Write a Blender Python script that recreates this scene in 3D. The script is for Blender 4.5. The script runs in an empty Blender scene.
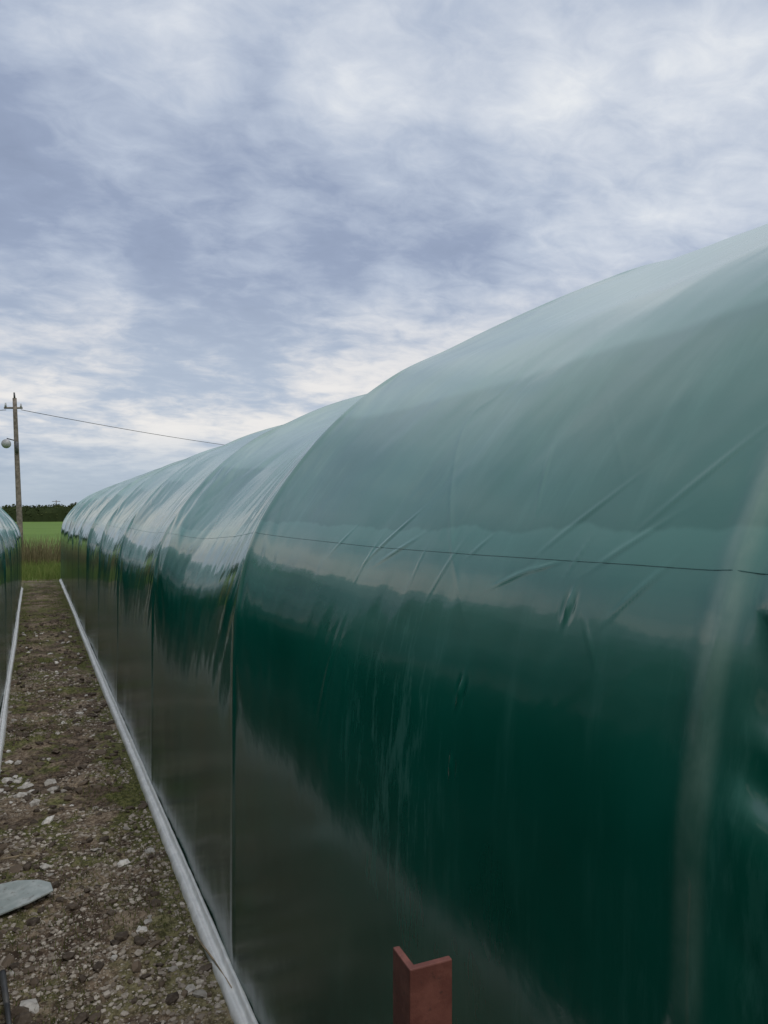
import bpy, math, random
import numpy as np
from mathutils import Vector
rng=np.random.default_rng(7); random.seed(7)
S=bpy.context.scene
S.view_settings.view_transform='Standard'; S.view_settings.look='None'; S.view_settings.exposure=0
H=1.7; YAW=math.radians(25.4)
XR=0.66; XL=-0.235; HOOP0=0.64; SP=2.03; H0=.605

# ---------------- helpers
def link(o,parent=None):
    S.collection.objects.link(o)
    if parent: o.parent=parent
    return o
def empty(name,loc=(0,0,0)):
    e=bpy.data.objects.new(name,None); e.location=loc; e.empty_display_size=.3
    return link(e)
def mesh_np(name,co,faces,mat,parent=None,smooth=True,attrs=None):
    me=bpy.data.meshes.new(name)
    co=np.asarray(co,dtype=np.float32); faces=np.asarray(faces,dtype=np.int32)
    M,K=faces.shape
    me.vertices.add(len(co)); me.vertices.foreach_set('co',co.ravel())
    me.loops.add(M*K); me.loops.foreach_set('vertex_index',faces.ravel())
    me.polygons.add(M); me.polygons.foreach_set('loop_start',np.arange(0,M*K,K,dtype=np.int32))
    me.polygons.foreach_set('loop_total',np.full(M,K,dtype=np.int32))
    me.update(calc_edges=True)
    me.polygons.foreach_set('use_smooth',np.full(M,smooth,dtype=bool))
    if attrs:
        for k,v in attrs.items():
            a=me.attributes.new(k,'FLOAT','POINT'); a.data.foreach_set('value',np.asarray(v,dtype=np.float32))
    me.materials.append(mat)
    o=bpy.data.objects.new(name,me); return link(o,parent)
def grid_faces(nr,nc,flip=False):
    i=np.arange(nr-1)[:,None]*nc+np.arange(nc-1)[None,:]
    f=np.stack([i,i+1,i+nc+1,i+nc],-1).reshape(-1,4)
    return f[:,::-1] if flip else f
def vnoise(x,y,seed=0):
    r=np.random.default_rng(seed); T=r.uniform(-1,1,(256,256))
    xi=np.floor(x).astype(int); yi=np.floor(y).astype(int); fx=x-xi; fy=y-yi
    fx=fx*fx*fx*(fx*(fx*6-15)+10); fy=fy*fy*fy*(fy*(fy*6-15)+10)
    a=T[xi%256,yi%256];b=T[(xi+1)%256,yi%256];c=T[xi%256,(yi+1)%256];d=T[(xi+1)%256,(yi+1)%256]
    return (a*(1-fx)+b*fx)*(1-fy)+(c*(1-fx)+d*fx)*fy
def fbm(x,y,seed=0,o=4):
    s=0;a=1;t=0
    for k in range(o):
        s=s+a*vnoise(x*2**k,y*2**k,seed+k); t+=a; a*=.5
    return s/t
def sstep(a,b,x):
    t=np.clip((x-a)/(b-a),0,1); return t*t*(3-2*t)

class NT:
    def __init__(s,tree): s.t=tree; s.t.nodes.clear()
    def n(s,typ,ins=None,**kw):
        nd=s.t.nodes.new(typ)
        for k,v in kw.items(): setattr(nd,k,v)
        for k,v in (ins or {}).items():
            if hasattr(v,'is_output') : s.t.links.new(v,nd.inputs[k])
            else: nd.inputs[k].default_value=v
        return nd
    def math(s,op,a,b=0.0,c=0.0,clamp=False):
        nd=s.t.nodes.new('ShaderNodeMath'); nd.operation=op; nd.use_clamp=clamp
        for i,v in enumerate((a,b,c)):
            if hasattr(v,'is_output'): s.t.links.new(v,nd.inputs[i])
            else: nd.inputs[i].default_value=v
        return nd.outputs[0]
    def mix(s,f,a,b,blend='MIX'):
        nd=s.t.nodes.new('ShaderNodeMix'); nd.data_type='RGBA'; nd.blend_type=blend
        for i,v in ((0,f),(6,a),(7,b)):
            if hasattr(v,'is_output'): s.t.links.new(v,nd.inputs[i])
            elif i==0: nd.inputs[0].default_value=v
            else: nd.inputs[i].default_value=(*v,1) if len(v)==3 else v
        return nd.outputs[2]
    def ramp(s,f,stops):
        nd=s.t.nodes.new('ShaderNodeValToRGB'); s.t.links.new(f,nd.inputs[0])
        cr=nd.color_ramp
        while len(cr.elements)<len(stops): cr.elements.new(.5)
        for e,(p,c) in zip(cr.elements,stops):
            e.position=p; e.color=(c,c,c,1) if isinstance(c,(int,float)) else (*c,1)
        return nd.outputs[0]
    def mapr(s,v,a,b,c=0,d=1):
        nd=s.t.nodes.new('ShaderNodeMapRange'); nd.interpolation_type='SMOOTHSTEP'
        s.t.links.new(v,nd.inputs[0])
        for i,x in enumerate((a,b,c,d)): nd.inputs[i+1].default_value=x
        return nd.outputs[0]
    def noise(s,vec,scale,detail=4,rough=.55,dist=0):
        return s.n('ShaderNodeTexNoise',{'Vector':vec,'Scale':scale,'Detail':detail,'Roughness':rough,'Distortion':dist}).outputs[0]
    def mapping(s,vec,scale=(1,1,1),loc=(0,0,0),rot=(0,0,0)):
        return s.n('ShaderNodeMapping',{'Vector':vec,'Scale':scale,'Location':loc,'Rotation':rot}).outputs[0]
def new_mat(name):
    m=bpy.data.materials.new(name); m.use_nodes=True; return m,NT(m.node_tree)
def finish(T,sh):
    T.n('ShaderNodeOutputMaterial',{'Surface':sh})
def simple(name,c1,c2,scale=8,rough=.7,bump=.3,bd=.01,metal=0,spec=.5):
    m,T=new_mat(name); tc=T.n('ShaderNodeTexCoord').outputs['Object']
    a=T.noise(tc,scale,4,.6)
    col=T.mix(T.mapr(a,.35,.65),c1,c2)
    b=T.n('ShaderNodeBump',{'Height':T.noise(tc,scale*4,3),'Strength':bump,'Distance':bd}).outputs[0]
    p=T.n('ShaderNodeBsdfPrincipled',{'Base Color':col,'Roughness':rough,'Metallic':metal,'Normal':b,'Specular IOR Level':spec})
    finish(T,p.outputs[0]); return m

# ---------------- world
W=bpy.data.worlds.new("World"); S.world=W; W.use_nodes=True
T=NT(W.node_tree)
SUN_EL=math.radians(60); SUN_AZ=math.radians(172)
sky=T.n('ShaderNodeTexSky',sky_type='NISHITA'); sky.sun_disc=False; sky.sun_elevation=SUN_EL; sky.sun_rotation=SUN_AZ
d=T.n('ShaderNodeTexCoord').outputs['Generated']
sep=T.n('ShaderNodeSeparateXYZ',{0:d}); z=T.math('MAXIMUM',sep.outputs[2],0.0)
zz=T.math('ADD',z,0.20)
P=T.n('ShaderNodeCombineXYZ',{0:T.math('DIVIDE',sep.outputs[0],zz),1:T.math('DIVIDE',sep.outputs[1],zz),2:0.0}).outputs[0]
big=T.noise(T.mapping(P,loc=(3.1,1.7,0),rot=(0,0,.5)),1.3,5,.5,.15)
med=T.noise(T.mapping(P,loc=(7,2,4),rot=(0,0,.4),scale=(.9,1.1,1)),3.4,5,.55,.4)
fine=T.noise(T.mapping(P,rot=(0,0,.4),scale=(.9,1.15,1)),11,5,.62,.5)
v=T.math('ADD',T.math('ADD',T.math('MULTIPLY',big,.46),T.math('MULTIPLY',med,.34)),T.math('MULTIPLY',fine,.20))
def skydir(px,py):
    lat=(px-384)/740; up=(515-py)/740
    v_=Vector((math.cos(YAW)*lat+math.sin(YAW),-math.sin(YAW)*lat+math.cos(YAW),up)); return v_.normalized()
def blob(px,py,r,amp,v):
    dd=skydir(px,py)
    dt=T.n('ShaderNodeVectorMath',{0:d,1:tuple(dd)},operation='DOT_PRODUCT').outputs['Value']
    g=T.mapr(dt,math.cos(math.radians(r)),1.0,0,amp)
    return T.math('ADD',v,g)
v=blob(90,225,13,-.11,v); v=blob(250,240,11,-.12,v); v=blob(400,240,10,-.07,v); v=blob(10,160,8,-.04,v); v=blob(30,60,8,-.02,v)
v=blob(370,95,7,.085,v); v=blob(540,65,7,.07,v); v=blob(130,70,9,.05,v); v=blob(640,170,12,.04,v); v=blob(740,20,6,.05,v); v=blob(420,335,7,.03,v)
cl=T.ramp(v,[(.22,(.225,.275,.40)),(.38,(.285,.345,.49)),(.49,(.43,.495,.63)),(.59,(.60,.65,.75)),(.72,(.84,.86,.89))])
band=T.math('MULTIPLY',T.mapr(z,.03,.12),T.mapr(z,.34,.15))
cream=T.mix(T.mapr(v,.40,.57),(.43,.50,.62),(.84,.80,.775))
c=T.mix(T.math('MULTIPLY',band,.72),cl,cream)
c=T.mix(T.mapr(z,.12,.01,0,.85),c,(.37,.45,.56))
sk10=T.mix(1.0,sky.outputs[0],(.1,.1,.1),'MULTIPLY')
c=T.mix(.08,c,sk10)
c10=T.mix(1.0,c,(11.4,11.25,10.8),'MULTIPLY')
bg=T.n('ShaderNodeBackground',{'Color':c10,'Strength':.1})
T.n('ShaderNodeOutputWorld',{'Surface':bg.outputs[0]})

sl=bpy.data.lights.new('sun','SUN'); sl.energy=1.4; sl.angle=math.radians(45); sl.color=(1,.93,.84)
so=link(bpy.data.objects.new('sun',sl))
sd=Vector((math.sin(SUN_AZ)*math.cos(SUN_EL),math.cos(SUN_AZ)*math.cos(SUN_EL),math.sin(SUN_EL)))
so.rotation_euler=sd.to_track_quat('Z','Y').to_euler(); so.location=(0,0,20)

# ---------------- film material
def film_mat():
    m,T=new_mat('green_polythene_film')
    geo=T.n('ShaderNodeNewGeometry'); pos=T.n('ShaderNodeTexCoord').outputs['Object']
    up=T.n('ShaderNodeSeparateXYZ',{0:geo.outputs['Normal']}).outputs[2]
    pz_=T.n('ShaderNodeSeparateXYZ',{0:pos}).outputs[2]
    hoop=T.n('ShaderNodeAttribute',attribute_name='hoop').outputs['Fac']
    fog_skyglow=T.n('ShaderNodeAttribute',attribute_name='fog_skyglow').outputs['Fac']
    cloudy=T.noise(pos,1.3,4,.6)
    streak=T.noise(T.mapping(pos,scale=(1,5,.8),rot=(.45,0,0)),2.2,5,.65)
    base=T.mix(T.mapr(cloudy,.3,.7),(.002,.066,.042),(.004,.095,.064))
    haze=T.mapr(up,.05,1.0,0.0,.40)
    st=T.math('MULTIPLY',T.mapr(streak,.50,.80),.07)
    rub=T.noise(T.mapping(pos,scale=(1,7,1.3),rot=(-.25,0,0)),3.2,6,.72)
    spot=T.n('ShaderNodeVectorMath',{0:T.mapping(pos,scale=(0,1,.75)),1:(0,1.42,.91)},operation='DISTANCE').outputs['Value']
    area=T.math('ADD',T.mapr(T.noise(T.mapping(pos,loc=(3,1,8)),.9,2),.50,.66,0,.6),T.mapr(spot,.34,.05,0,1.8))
    stroke_m=T.math('MULTIPLY',area,T.mapr(rub,.49,.62))  # pale upright strokes, strongest around one spot on the wall
    st=T.math('ADD',st,T.math('MULTIPLY',stroke_m,.085))
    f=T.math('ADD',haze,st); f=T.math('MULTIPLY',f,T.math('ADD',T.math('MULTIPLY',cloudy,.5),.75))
    f=T.math('ADD',f,T.math('MULTIPLY',fog_skyglow,.20),clamp=True)
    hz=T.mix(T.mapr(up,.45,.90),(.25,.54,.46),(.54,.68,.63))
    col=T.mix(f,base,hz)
    hf=T.math('MULTIPLY',hoop,T.math('MULTIPLY',T.mapr(T.noise(pos,3.5,5,.65),.3,.7,.25,1.0),T.mapr(pz_,.9,1.6,.06,.34)))
    col=T.mix(hf,col,(.42,.50,.40))
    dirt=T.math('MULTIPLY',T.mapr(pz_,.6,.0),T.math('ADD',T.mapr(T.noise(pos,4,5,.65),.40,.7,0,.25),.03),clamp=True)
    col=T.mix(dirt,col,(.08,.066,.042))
    fine=T.noise(pos,9,3,.5)
    b=T.n('ShaderNodeBump',{'Height':fine,'Strength':.16,'Distance':.006}).outputs[0]
    ro=T.math('ADD',T.math('MULTIPLY',f,.26),.06)
    ro=T.math('ADD',ro,T.mapr(pz_,1.25,.75,0,.15))
    spec=T.mapr(pz_,1.25,.5,.5,.30)
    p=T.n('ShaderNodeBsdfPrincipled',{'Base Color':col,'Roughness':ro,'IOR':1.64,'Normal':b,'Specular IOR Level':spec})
    finish(T,p.outputs[0]); return m
FILM=film_mat()
WHITE=simple('white_film_edge',(.76,.78,.78),(.88,.89,.88),20,.22,.3,.004)
SEAM=simple('seam_cord',(.03,.10,.08),(.05,.14,.12),20,.5,.1,.001)

# ---------------- profile
ctrl=np.array([(0,0),(0,.5),(0,1.0),(.003,1.2),(.018,1.40),(.09,1.65),(.36,2.02),(.655,2.26),(.9,2.385),(1.14,2.51),(1.6,2.73),(2.1,2.93),(2.72,3.04)])
def profile(n):
    pts=np.vstack([[0,-.5],ctrl,[3.34,2.93]]); out=[]
    for i in range(1,len(pts)-2):
        p0,p1,p2,p3=pts[i-1:i+3]
        t0=0;t1=t0+np.linalg.norm(p1-p0)**.5;t2=t1+np.linalg.norm(p2-p1)**.5;t3=t2+np.linalg.norm(p3-p2)**.5
        for t in np.linspace(t1,t2,60,endpoint=False):
            A1=(t1-t)/(t1-t0)*p0+(t-t0)/(t1-t0)*p1;A2=(t2-t)/(t2-t1)*p1+(t-t1)/(t2-t1)*p2;A3=(t3-t)/(t3-t2)*p2+(t-t2)/(t3-t2)*p3
            B1=(t2-t)/(t2-t0)*A1+(t-t0)/(t2-t0)*A2;B2=(t3-t)/(t3-t1)*A2+(t-t1)/(t3-t1)*A3
            out.append((t2-t)/(t2-t1)*B1+(t-t1)/(t2-t1)*B2)
    out.append(ctrl[-1]); out=np.array(out)
    L=np.r_[0,np.cumsum(np.linalg.norm(np.diff(out,axis=0),axis=1))]
    s=np.linspace(0,L[-1],440); q=np.c_[np.interp(s,L,out[:,0]),np.interp(s,L,out[:,1])]
    for _ in range(11): q[1:-1]=.25*q[:-2]+.5*q[1:-1]+.25*q[2:]
    dens=1+2.2*np.exp(-((s-1.62)/.32)**4)*(n>300); cum=np.r_[0,np.cumsum((dens[1:]+dens[:-1])/2*np.diff(s))]
    ss=np.interp(np.linspace(0,cum[-1],n),cum,s)
    return np.c_[np.interp(ss,s,q[:,0]),np.interp(ss,s,q[:,1])],ss
def drop_f(near,Y,Z):
    if near: return -sstep(3.0,4.6,Y)*(.06*sstep(.8,2.1,Z)+.16*sstep(2.4,3.04,Z))
    return -(.02+.20*sstep(5,18,Y))*sstep(.3,2.1,Z)-.16*sstep(2.4,3.04,Z)
def build_tunnel(x0,side,hoops,seed,near):
    root=empty('polytunnel',(x0,0,0))
    n1=600 if near else 220; n2=90
    a,sa=profile(n1); b,sb=profile(n2); b=b[::-1][1:]; b=np.c_[2*2.72-b[:,0],b[:,1]]
    pr=np.vstack([a,b]); arc1=np.r_[sa,2*sa[-1]-sb[::-1][1:]]
    tg=np.gradient(pr,arc1,axis=0); tg/=np.linalg.norm(tg,axis=1)[:,None]
    nor=np.c_[-tg[:,1],tg[:,0]]
    ys=[]
    for h0,h1 in zip(hoops[:-1],hoops[1:]):
        st=.005 if (near and h0<2.0 and h1>0) else (.018 if h0<6 else .03)
        if near and h0<-.5: yy_=np.r_[np.arange(h0,0.2,.02),np.arange(.2,h1,.005)]
        else: yy_=np.linspace(h0,h1,int((h1-h0)/st),endpoint=False)
        ys.append(yy_)
    ys=np.r_[np.concatenate(ys),hoops[-1]]
    Y,Sx=np.meshgrid(ys,np.arange(len(pr)))
    O=pr[:,0][:,None]+0*Y; Z=pr[:,1][:,None]+0*Y; arc=arc1[:,None]+0*Y
    hp=np.array(hoops); idx=np.clip(np.searchsorted(hp,Y,side='right')-1,0,len(hp)-2)
    u=(Y-hp[idx])/(hp[idx+1]-hp[idx]); dist=np.minimum(np.abs(Y-hp[idx]),np.abs(hp[idx+1]-Y))
    bayr=np.random.default_rng(seed).uniform(.75,1.3,len(hp))[idx]
    roof=sstep(.8,2.1,Z)
    far=sstep(2.4,3.2,Y) if near else 1.0
    para=4*u*(1-u)
    d=-(.008+.034*roof*(1+1.5*far))*bayr*para
    mid=sstep(0,.25,dist)
    d+=(.010+.014*far)*fbm(Y*1.1+3,arc*1.0,seed,3)*mid*(.35+roof*.8)
    d+=.0022*fbm(Y*5+arc*2.2,arc*1.6-Y*.8,seed+9,3)*mid*(1+far)*(.25+.75*sstep(.8,1.5,Z))
    wn=np.exp(-dist/.22)*sstep(0,.03,dist)
    d+=(.0020+.008*far)*wn*vnoise(Y*4+arc*2.5,arc*8+dist*12,seed+20)*sstep(.8,1.4,Z)
    def creases(k,fy,fa,amp,thr,sd):
        q=vnoise(Y*fy-arc*fy*k,arc*fa*.35+Y*fa*.2,sd); r=1-np.abs(q)*thr
        return amp*np.clip(r,0,1)**3
    d+=(creases(.9,3.2,2.2,.0016,9,seed+60)*sstep(.0,.5,fbm(Y*.9,arc*.9,seed+61,2)+.25)+creases(-.7,2.6,2.0,.0009,10,seed+64)*sstep(.0,.5,fbm(Y*.9+7,arc*.9,seed+65,2)+.1))*mid*sstep(1.45,1.7,Z)
    # fine diagonal stretch marks on the shoulder and roof
    d+=.0011*sstep(1.7,2.2,Z)*vnoise(Y*7-arc*6,arc*4+Y*4,seed+25)*sstep(-.2,.4,fbm(Y*1.3,arc*1.3,seed+26,2))*mid
    d+=.004*np.exp(-Z/.05)*sstep(0,.02,Z)*vnoise(Y*18,Z*3,seed+30)
    d+=.0010*np.exp(-Z/.3)*vnoise(Y*3.5+Z*2,Z*2.2,seed+31)
    zc=1.633+.003*vnoise(Y*3,Y*0,77)
    if near:
        def pucker(py_,pz,ry,rz,amp,ang,k):
            dy=Y-py_; dz=Z-pz; c_,s_=math.cos(ang),math.sin(ang)
            q=dy*c_+dz*s_; w=-dy*s_+dz*c_
            return amp*np.cos(q*k)*np.exp(-(q/ry)**2-(w/rz)**2)*(O<2)
        for a_ in [(.885,1.565,.012,.020,.0050,.1,300),(1.14,1.385,.014,.022,.0055,.15,260),(1.15,1.25,.012,.016,.0040,.1,260),
                   (1.62,1.66,.008,.09,.0024,.9,220),(1.55,1.63,.007,.07,.002,1.15,220),(1.70,1.60,.006,.05,.0014,.4,220),(1.30,1.60,.006,.05,.0016,.5,240),
                   (.93,1.70,.006,.08,.0014,.9,240),(.80,1.66,.005,.06,.0014,1.0,240),(1.05,1.60,.005,.05,.0015,1.2,240),(.75,1.60,.006,.05,.0014,.8,240),
                   (1.78,1.30,.02,.10,.0018,.3,120),(.72,1.75,.006,.09,.0012,.8,220),(.82,1.52,.004,.035,.0009,-.6,260),(.98,1.62,.004,.035,.0014,1.3,260),(1.2,1.65,.004,.03,.0014,.9,260),
                   (1.42,1.60,.004,.04,.0013,.2,260),(1.9,1.64,.005,.05,.0016,.8,240),(.9,1.64,.003,.03,.0012,.4,300),(1.1,1.78,.005,.07,.001,-.5,240)]:
            d+=pucker(*a_)
        m=sstep(H0-.03,H0-.09,Y)*sstep(.6,1.2,Z)
        fold=vnoise(Y*5+Z*2,Z*10-Y*6,91)
        d+=.030*m*np.sign(fold)*np.abs(fold)**.7+.008*m*vnoise(Y*11,Z*20-Y*12,92)
    d+=.004*np.exp(-(dist/.024)**2)*sstep(0,.2,Z)
    d*=sstep(-.001,.02,Z)
    X=side*(O+nor[:,0][:,None]*d); ZZ=Z+nor[:,1][:,None]*d+drop_f(near,Y,Z)
    co=np.stack([X,Y,ZZ],-1)
    hm=np.exp(-(dist/.021)**4)
    near_h=np.exp(-((Y-H0)/.4)**2)
    hoopm=hm*(.4+.8*near_h)*sstep(.2,1.0,Z)
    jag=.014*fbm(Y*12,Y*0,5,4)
    fog_skyglow=sstep(.0,.008,zc-Z+.055+jag)*sstep(.14,.0,zc-Z)*(O<2)*.6
    fog_skyglow=fog_skyglow+.75*sstep(0,.03,Z-2.05-.02*fbm(Y*1.5,Y*0,8,3))+.10*sstep(.0,.01,Z-zc)*(O<2)  # paler roof: sky light through the film, painted into the colour
    mesh_np('film_cover',co.reshape(-1,3),grid_faces(len(pr),len(ys),flip=(side<0)),FILM,root,True,{'hoop':hoopm.ravel(),'fog_skyglow':fog_skyglow.ravel()})
    i0=int(np.argmin(np.abs(pr[:n1,1]-1.633))); w_=co[i0]+np.array([side*.0003,0,0]); w_=w_[::3]
    ang=np.linspace(0,2*math.pi,7)[:-1]; tube=np.stack([w_+.0009*np.array([math.cos(t),0,math.sin(t)]) for t in ang]+[w_+.0009*np.array([1,0,0])],0)
    mesh_np('tension_wire',tube.reshape(-1,3),grid_faces(7,len(w_)),SEAM,root,True)
    for yy in (hoops[0],hoops[-1]):
        q=pr[::4]; c=np.c_[side*q[:,0],np.full(len(q),yy),q[:,1]+drop_f(near,np.full(len(q),yy),q[:,1])]
        rings=[]; cen=np.array([side*2.72,yy,.0])
        for r,off in ((1,0),(.985,-.015),(.6,-.03),(.3,-.03),(.02,-.03)):
            rr=cen+(c-cen)*r; rr[:,1]+=off*(1 if yy>0 else -1); rings.append(rr)
        mesh_np('gable_film',np.vstack(rings),grid_faces(5,len(q)),FILM,root,True,{'hoop':np.zeros(5*len(q)),'fog_skyglow':np.zeros(5*len(q))})
    yb=np.arange(hoops[0],hoops[-1],.012); rows=[]
    for k,(o,zz) in enumerate([(.004,.050),(-.005,.058),(-.010,.050),(-.011,.034),(-.016,.026),(-.024,.033),(-.033,.030),(-.040,.020),(-.044,.006),(-.04,-.03)]):
        w=.005*fbm(yb*1.6,yb*0+k*.2,seed+40,3)+.0022*vnoise(yb*24,yb*0+k*.7,seed+41)
        ww=.0035*fbm(yb*7,yb*0+k*.6,seed+43,3)
        bend=.018*vnoise(yb*.35,yb*0,seed+44)*max(0,(k-1)/8)
        rows.append(np.c_[side*(o+w*(k>0)+bend*.5),yb,zz+ww])
    mesh_np('base_edge_strip',np.vstack(rows),grid_faces(len(rows),len(yb),flip=(side>0)),WHITE,root,True)
    return root
hr=[-1.39,H0]+[HOOP0+SP*k for k in range(1,11)]
hl=[HOOP0-.7+SP*k for k in range(-1,10)]+[18.9]
build_tunnel(XR,1,hr,11,True)
build_tunnel(XL,-1,hl,57,False)

# ---------------- ground
m,T=new_mat('field_grass_ground'); tc=T.n('ShaderNodeTexCoord').outputs['Object']
a=T.noise(tc,.08,4); bq=T.noise(tc,3,4,.65)
col=T.mix(T.mapr(a,.35,.65),(.11,.19,.035),(.14,.225,.045)); col=T.mix(T.mapr(bq,.4,.7,0,.5),col,(.08,.13,.03))
p=T.n('ShaderNodeBsdfPrincipled',{'Base Color':col,'Roughness':.95,'Specular IOR Level':.15}); finish(T,p.outputs[0])
gx=np.r_[-2500,-600,-150,np.linspace(-40,40,41),150,600,2500]; gy=np.r_[-600,-100,np.linspace(-20,60,41),120,250,600,3000]
GX,GY=np.meshgrid(gx,gy); mesh_np('ground',np.stack([GX,GY,0*GX-.04],-1).reshape(-1,3),grid_faces(len(gy),len(gx)),m)

# ---------------- path
def pathmat():
    m,T=new_mat('gravelly_soil'); tc=T.n('ShaderNodeTexCoord').outputs['Object']
    sp_=T.n('ShaderNodeSeparateXYZ',{0:tc}); yy=sp_.outputs[1]; xx=sp_.outputs[0]
    a=T.noise(tc,2.4,6,.65); f=T.noise(tc,34,5,.72); mo=T.noise(T.mapping(tc,loc=(5,2,0)),2.6,7,.7)
    vo=T.n('ShaderNodeTexVoronoi',{'Vector':tc,'Scale':95.0}); vo2=T.n('ShaderNodeTexVoronoi',{'Vector':tc,'Scale':42.0})
    col=T.mix(T.mapr(f,.36,.64),(.115,.080,.052),(.35,.28,.205))
    col=T.mix(T.mapr(a,.43,.56,0,.9),col,T.mix(T.mapr(f,.4,.65),(.045,.030,.021),(.15,.11,.078)))
    st=T.mapr(vo.outputs['Distance'],.42,.2); vc=T.n('ShaderNodeSeparateColor',{0:vo.outputs['Color']}).outputs[0]
    stc=T.mix(vc,(.24,.20,.155),(.62,.57,.49))
    near=T.mapr(yy,4.5,1.5)
    dens=T.math('MULTIPLY',st,T.math('ADD',T.math('MULTIPLY',near,.6),.25))
    col=T.mix(T.math('MULTIPLY',dens,T.mapr(vc,.25,.7)),col,stc)
    edge=T.math('ADD',T.mapr(xx,.42,.62,0,.10),T.mapr(xx,.02,-.2,0,.05))
    mf=T.math('MULTIPLY',T.mapr(T.math('ADD',mo,edge),.47,.58),T.mapr(yy,1.5,5.0,.4,.85))
    col=T.mix(mf,col,T.mix(T.mapr(f,.4,.6),(.060,.070,.020),(.17,.18,.055)))
    h=T.math('ADD',T.math('MULTIPLY',f,.6),T.math('MULTIPLY',T.mapr(vo2.outputs['Distance'],.5,0),.4))
    b=T.n('ShaderNodeBump',{'Height':h,'Strength':.9,'Distance':.02}).outputs[0]
    p=T.n('ShaderNodeBsdfPrincipled',{'Base Color':col,'Roughness':.85,'Normal':b,'Specular IOR Level':.25}); finish(T,p.outputs[0]); return m
px=np.linspace(XL-.15,XR+.15,110); py=np.r_[np.arange(-3,1,.03),np.arange(1,8,.010),np.arange(8,21.5,.04)]
PX,PY=np.meshgrid(px,py)
def pz(x,y):
    e=sstep(XR-.03,XR-.17,x)*sstep(XL+.03,XL+.12,x)
    return (.036*fbm(x*3.2,y*3.2,300,5)+.006*vnoise(x*40,y*40,310))*(.25+.75*e)-.002
mesh_np('gravel_path',np.stack([PX,PY,pz(PX,PY)],-1).reshape(-1,3),grid_faces(len(py),len(px)),pathmat())

# ---------------- stones
def ico():
    import bmesh
    bm=bmesh.new(); bmesh.ops.create_icosphere(bm,subdivisions=1,radius=1)
    v=np.array([x.co[:] for x in bm.verts]); f=np.array([[q.index for q in t.verts] for t in bm.faces]); bm.free(); return v,f
IV,IF=ico()
def rocks(name,xy,smin,smax,c1,c2,flat=.55,power=3):
    n=len(xy); x=xy[:,0]; y=xy[:,1]
    s=smin+(smax-smin)*rng.random(n)**power
    sc=s[:,None]*np.c_[rng.uniform(.7,1.3,n),rng.uniform(.7,1.3,n),rng.uniform(.4,.8,n)*flat*1.6]
    v=IV[None]*sc[:,None,:]*(1+rng.uniform(-.28,.28,(n,len(IV),1)))
    t=rng.uniform(0,6.28,n); tl=rng.uniform(-.4,.4,n); c,s_=np.cos(t),np.sin(t); ct,st=np.cos(tl),np.sin(tl); Z0=0*t
    R=np.stack([np.stack([c,-s_*ct,s_*st],-1),np.stack([s_,c*ct,-c*st],-1),np.stack([Z0,st,ct],-1)],1)
    v=np.einsum('nij,nkj->nki',R,v)+np.c_[x,y,pz(x,y)+sc[:,2]*.3][:,None,:]
    F=(IF[None]+np.arange(n)[:,None,None]*len(IV)).reshape(-1,3)
    m,T=new_mat(name+'_mat'); at=T.n('ShaderNodeAttribute',attribute_name='rnd').outputs['Fac']
    tc=T.n('ShaderNodeTexCoord').outputs['Object']
    col=T.mix(at,c1,c2); col=T.mix(T.mapr(T.noise(tc,60,3),.4,.7,0,.5),col,(.16,.13,.10))
    p=T.n('ShaderNodeBsdfPrincipled',{'Base Color':col,'Roughness':.8}); finish(T,p.outputs[0])
    return mesh_np(name,v.reshape(-1,3),F,m,None,False,{'rnd':np.repeat(rng.random(n)**1.5,len(IV))})
def rxy(n,ypow,y0,y1,x0,x1): return np.c_[rng.uniform(x0,x1,n),y0+(y1-y0)*rng.random(n)**ypow]
g_=rxy(24000,1.8,1.6,9,XL+.02,XR-.06); g_=g_[fbm(g_[:,0]*2.5,g_[:,1]*2.5,700,3)+.35*sstep(5,2,g_[:,1])>-.08]
rocks('gravel',g_,.002,.014,(.19,.155,.12),(.60,.55,.48),power=3.2)
r_=np.vstack([rxy(130,1.1,2.2,12,XL+.04,XR-.12),np.c_[rng.normal(-.10,.05,22),rng.normal(5.3,.22,22)],np.c_[rng.normal(.12,.05,8),rng.normal(5.0,.15,8)]])
rocks('stone_rubble',r_,.010,.036,(.32,.30,.27),(.82,.80,.76),power=2.0)
rocks('soil_clods',rxy(1500,1.2,2,14,XL+.02,XR-.06),.006,.034,(.045,.032,.022),(.16,.12,.085),power=2.3)

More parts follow.
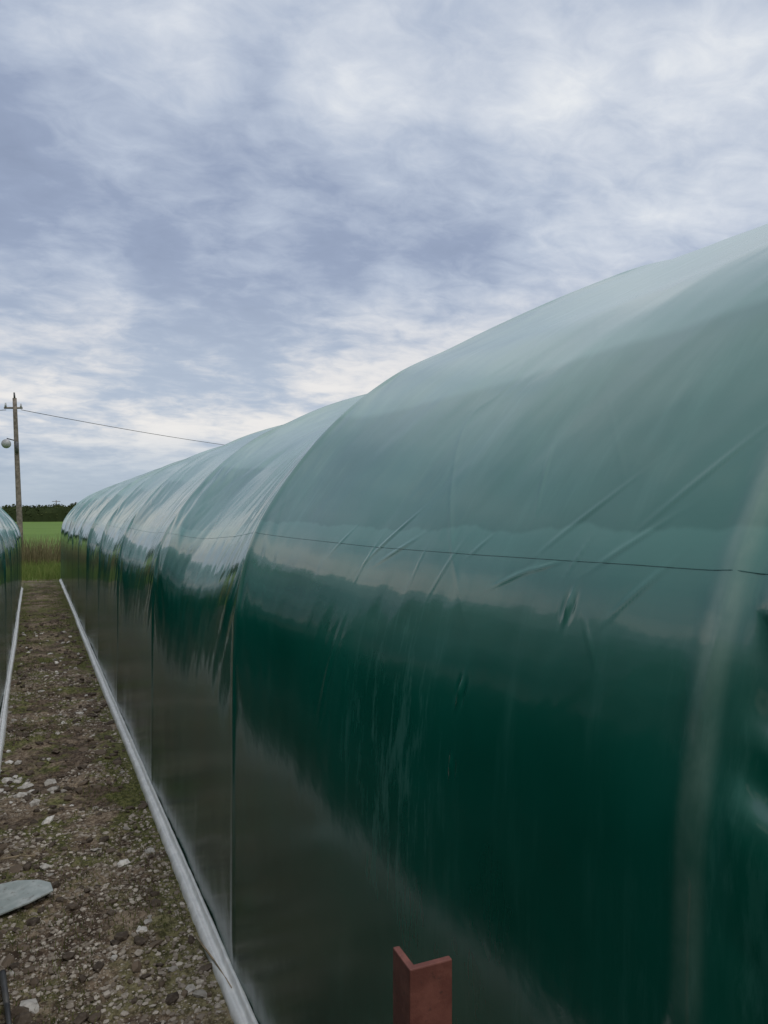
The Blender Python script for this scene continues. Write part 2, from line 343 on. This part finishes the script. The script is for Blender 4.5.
# ---------------- grass / weeds
def blades(name,n,fx,hmin,hmax,wid,c1,c2,z0=0.0,lean=.4):
    xy=fx(n); n=len(xy); h=hmin+(hmax-hmin)*rng.random(n)**1.6; th=rng.uniform(0,6.28,n); la=rng.uniform(0,6.28,n); le=rng.random(n)*lean*h
    dx=np.cos(th)*wid; dy=np.sin(th)*wid; lx=np.cos(la)*le; ly=np.sin(la)*le
    zb=np.full(n,z0) if z0<0 else pz(xy[:,0],xy[:,1])-.002
    v=np.zeros((n,5,3))
    v[:,0]=np.c_[xy[:,0]-dx,xy[:,1]-dy,zb]; v[:,1]=np.c_[xy[:,0]+dx,xy[:,1]+dy,zb]
    v[:,2]=np.c_[xy[:,0]+dx*.8+lx*.35,xy[:,1]+dy*.8+ly*.35,zb+h*.55]; v[:,3]=np.c_[xy[:,0]-dx*.8+lx*.35,xy[:,1]-dy*.8+ly*.35,zb+h*.55]
    v[:,4]=np.c_[xy[:,0]+lx,xy[:,1]+ly,zb+h]
    k=np.arange(n)[:,None]*5
    f=np.vstack([k+np.array([[0,1,2]]),k+np.array([[0,2,3]]),k+np.array([[3,2,4]])])
    m,T=new_mat(name+'_mat'); at=T.n('ShaderNodeAttribute',attribute_name='rnd').outputs['Fac']
    col=T.mix(at,c1,c2); df=T.n('ShaderNodeBsdfDiffuse',{'Color':col}).outputs[0]; tr=T.n('ShaderNodeBsdfTranslucent',{'Color':col}).outputs[0]
    finish(T,T.n('ShaderNodeMixShader',{0:.35,1:df,2:tr}).outputs[0])
    return mesh_np(name,v.reshape(-1,3),f,m,None,False,{'rnd':np.repeat(rng.random(n),5)})
def fx_path(n):
    x=rng.uniform(XL+.03,XR-.05,n*4); y=rng.uniform(1.8,20.5,n*4)
    den=fbm(x*2.0+9,y*1.4,500,4)+.25*sstep(4,16,y)+.26*np.exp(-((x-XR+.1)/.14)**2)+.12*np.exp(-((x-XL-.05)/.1)**2)
    k=den>.20; return np.c_[x,y][k][:n]
blades('path_grass',22000,fx_path,.006,.034,.0016,(.07,.10,.024),(.21,.23,.075),0.0,.9)
def fx_w(n): return np.c_[rng.uniform(-7,9,n),rng.uniform(20.9,27,n)]
blades('rough_grass',34000,fx_w,.05,.38,.006,(.10,.16,.035),(.27,.30,.10),-.04,.6)
def fx_w2(n):
    x=rng.uniform(-6,8,n*3); y=rng.uniform(23.5,31,n*3); k=fbm(x*.8,y*.5,520,3)>-.1; return np.c_[x,y][k][:n]
blades('tall_weeds',17000,fx_w2,.25,1.15,.009,(.09,.09,.04),(.30,.25,.14),-.04,.35)

# ---------------- distant hedge
n=60000
def topf(x): return 4.5+1.2*fbm(x*.09,x*0,600,4)+.6*vnoise(x*.5,x*0,610)
def ctr(x): return 205+6*vnoise(x*.01,x*0,620)
hx=rng.uniform(-190,260,n); top=topf(hx)
q=rng.random(n)**.6; hz=q*top+rng.normal(0,.12,n); hy=ctr(hx)+rng.uniform(-1,1,n)*2.0*np.sqrt(np.clip(1.05-q*q,0,1))
sz=rng.uniform(.14,.36,n); A=rng.normal(size=(n,3)); A/=np.linalg.norm(A,axis=1)[:,None]; B=np.cross(A,rng.normal(size=(n,3))); B/=np.linalg.norm(B,axis=1)[:,None]
c=np.c_[hx,hy,hz]
v=np.stack([c-A*sz[:,None],c+B*sz[:,None]*.6,c+A*sz[:,None],c-B*sz[:,None]*.6],1).reshape(-1,3)
cx=np.linspace(-190,260,1500); th=np.linspace(0,math.pi,9)
CX,TH=np.meshgrid(cx,th); core=np.stack([CX,ctr(CX)-np.cos(TH)*1.6*(1+.2*vnoise(CX*.8,TH*2,640)),-.1+np.sin(TH)**.6*(topf(CX)-.25)],-1).reshape(-1,3)
m,T=new_mat('hedge_foliage'); at=T.n('ShaderNodeAttribute',attribute_name='rnd').outputs['Fac']
finish(T,T.n('ShaderNodeBsdfDiffuse',{'Color':T.mix(at,(.025,.036,.016),(.09,.105,.04))}).outputs[0])
allv=np.vstack([v,core]); allf=np.vstack([np.arange(n*4).reshape(-1,4),grid_faces(9,1500)+n*4])
rr=np.r_[np.repeat(np.clip(.5+.5*fbm(hx*.3,hz*.5,630,3)+rng.normal(0,.12,n),0,1),4),np.full(len(core),.15)]
mesh_np('hedgerow',allv,allf,m,None,False,{'rnd':rr})

# ---------------- utility poles + cable
WOOD=simple('weathered_pole_wood',(.12,.10,.08),(.24,.20,.165),6,.85,.4,.01)
DARK=simple('dark_fitting',(.05,.05,.055),(.09,.09,.09),10,.5,.1,.002)
CER=simple('grey_ceramic',(.35,.35,.36),(.45,.45,.45),10,.3,.05,.001)
def cyl(name,p0,p1,r0,r1,mat,parent,seg=14,rings=1,wob=0):
    p0=np.array(p0,float);p1=np.array(p1,float); ax=(p1-p0); L=np.linalg.norm(ax); ax/=L
    u=np.cross(ax,[0,0,1] if abs(ax[2])<.9 else [1,0,0]); u/=np.linalg.norm(u); w=np.cross(ax,u)
    V=[];t=np.linspace(0,2*math.pi,seg,endpoint=False)
    ring=[(0,0.0)]+[(k/rings,1.0) for k in range(rings+1)]+[(1,0.0)]
    for k,s in ring:
        r=(r0+(r1-r0)*k)*max(s,.001); cen=p0+ax*L*k+u*wob*math.sin(k*7)
        V.append(cen+r*(np.cos(t)[:,None]*u+np.sin(t)[:,None]*w))
    F=[]
    for k in range(len(ring)-1):
        for j in range(seg): F.append((k*seg+j,k*seg+(j+1)%seg,(k+1)*seg+(j+1)%seg,(k+1)*seg+j))
    return mesh_np(name,np.vstack(V),np.array(F),mat,parent,True)
def world(px,depth,z):
    lat=(px-384)/740*depth
    return (math.cos(YAW)*lat+math.sin(YAW)*depth,-math.sin(YAW)*lat+math.cos(YAW)*depth,z)
def pole(loc,h,lean,fit):
    r=empty('utility_pole',(loc[0],loc[1],0))
    cyl('shaft',(0,0,-.1),(lean,0,h),.15,.10,WOOD,r,16,8,.01)
    cyl('crossarm',(lean-.5,0,h-.55),(lean+.38,0,h-.50),.05,.05,WOOD,r,8)
    for xx in (-.42,.30):
        cyl('insulator',(lean+xx,0,h-.5),(lean+xx,0,h-.28),.06,.035,CER,r,10)
    cyl('cap_bracket',(lean+.0,-.05,h-.02),(lean-.02,-.05,h+.28),.05,.04,DARK,r,8)
    if fit:
        cyl('lamp_bracket',(lean*.7,0,h-2.25),(lean*.7-.45,-.1,h-2.15),.03,.03,DARK,r,8)
        cyl('flood_lamp',(lean*.7-.42,-.02,h-2.4),(lean*.7-.47,-.32,h-2.45),.12,.24,CER,r,16)
        cyl('junction_box',(lean*.7+.02,-.16,h-2.9),(lean*.7+.02,-.16,h-2.3),.08,.08,DARK,r,8)
    return r
P1=world(20.5,39,0); P2=world(335,72,0)
pole(P1,7.85,-.30,True); pole(P2,7.6,.1,False)
def cable(a,b,sag,r=.016):
    cu=bpy.data.curves.new('power_cable','CURVE'); cu.dimensions='3D'; cu.bevel_depth=r
    sp=cu.splines.new('POLY'); sp.points.add(40)
    for i in range(41):
        t=i/40; p=[a[k]*(1-t)+b[k]*t for k in range(3)]; p[2]-=sag*4*t*(1-t); sp.points[i].co=(*p,1)
    cu.materials.append(DARK); o=bpy.data.objects.new('power_cable',cu); return link(o)
cable((P1[0],P1[1],7.25),(P2[0]+.1,P2[1],7.35),.35)
P0=world(-260,30,0)
cable((P1[0]-.7,P1[1],7.2),(P0[0],P0[1],7.3),.5)
pole(P0,7.8,0,False)
for pxx,dp,hh in ((93,230,6.9),(56,235,6.4)):
    q=world(pxx,dp,0); r=empty('utility_pole',q); cyl('shaft',(0,0,0),(0,0,hh),.16,.12,WOOD,r,8); cyl('crossarm',(-1.2,0,hh-.4),(1.2,0,hh-.4),.1,.1,WOOD,r,6)

# ---------------- angle-iron post
m,T=new_mat('red_oxide_steel'); tc=T.n('ShaderNodeTexCoord').outputs['Object']
a=T.noise(tc,22,6,.65); b2=T.noise(tc,90,4,.7)
col=T.mix(T.mapr(a,.4,.65),(.135,.044,.032),(.20,.072,.052)); col=T.mix(T.mapr(b2,.56,.7,0,.7),col,(.06,.030,.023))
bp=T.n('ShaderNodeBump',{'Height':b2,'Strength':.4,'Distance':.002}).outputs[0]
finish(T,T.n('ShaderNodeBsdfPrincipled',{'Base Color':col,'Roughness':.6,'Normal':bp}).outputs[0]); RED=m
import bmesh
root=empty('angle_iron_post',world(410,.85,0)); root.rotation_euler=(0,0,-YAW+math.radians(23))
bm=bmesh.new(); t=.009
pts=[(0,0),(.055,0),(.055,t),(t,t),(t,.050),(0,.050)]
zs=[-.3,.3,.8,1.178]
vs=[[bm.verts.new((x,y,z)) for x,y in pts] for z in zs]
for k in range(3):
    for j in range(6): bm.faces.new((vs[k][j],vs[k][(j+1)%6],vs[k+1][(j+1)%6],vs[k+1][j]))
bm.faces.new(vs[-1]); bm.faces.new(vs[0][::-1])
me=bpy.data.meshes.new('angle_section'); bm.to_mesh(me); bm.free(); me.materials.append(RED)
o=link(bpy.data.objects.new('angle_section',me),root); md=o.modifiers.new('b','BEVEL'); md.width=.0016; md.segments=2; md.limit_method='ANGLE'

# ---------------- broken pane, sticks
m,T=new_mat('dirty_glass_shard_mat'); tc=T.n('ShaderNodeTexCoord').outputs['Object']
col=T.mix(T.mapr(T.noise(tc,14,5),.4,.7),(.34,.39,.37),(.50,.54,.52)); col=T.mix(T.mapr(T.noise(tc,40,5,.7),.55,.68,0,.7),col,(.17,.15,.12))
finish(T,T.n('ShaderNodeBsdfPrincipled',{'Base Color':col,'Roughness':.3,'IOR':1.5}).outputs[0])
bm=bmesh.new()
out=[(.115,.03),(.08,.10),(.02,.135),(-.08,.15),(-.20,.12),(-.26,-.06),(-.17,-.16),(-.06,-.125),(.04,-.05)]
f=bm.faces.new([bm.verts.new((x,y,0)) for x,y in out]); r_=bmesh.ops.extrude_face_region(bm,geom=[f]); bmesh.ops.translate(bm,verts=[q for q in r_['geom'] if isinstance(q,bmesh.types.BMVert)],vec=(0,0,.006))
bmesh.ops.recalc_face_normals(bm,faces=bm.faces)
me=bpy.data.meshes.new('glass_shard'); bm.to_mesh(me); bm.free(); me.materials.append(m)
gp=world(24,3.22,.035); o=link(bpy.data.objects.new('glass_shard',me)); o.location=gp; o.rotation_euler=(.05,-.06,-YAW+.1)
STK=simple('dry_stick_mat',(.22,.17,.10),(.36,.29,.2),20,.8,.3,.003)
def stick(name,a,b,r,mat):
    e=empty(name,a); bb=np.array(b)-np.array(a); cyl('stem',(0,0,0),tuple(bb*.55+np.array([0,.012,.004])),r,r*.8,mat,e,8); cyl('tip',tuple(bb*.55+np.array([0,.012,.004])),tuple(bb),r*.8,r*.5,mat,e,8)
g=world(0,3.6,.025); g2=world(36,3.62,.035); stick('dry_stick',g,g2,.005,STK)
g=world(3,2.72,.02); g2=world(12,2.35,.03); stick('metal_rod',g,g2,.012,DARK)
g=world(196,2.95,.025); g2=world(232,2.62,.03); stick('dry_stick',g,g2,.004,STK)

# ---------------- camera
cd=bpy.data.cameras.new('camera'); cd.lens=26; cd.sensor_width=36; cd.sensor_fit='AUTO'; cd.clip_start=.02; cd.clip_end=6000
co=link(bpy.data.objects.new('camera',cd)); co.location=(0,0,H); co.rotation_euler=(math.radians(90.23),0,-YAW)
S.camera=co
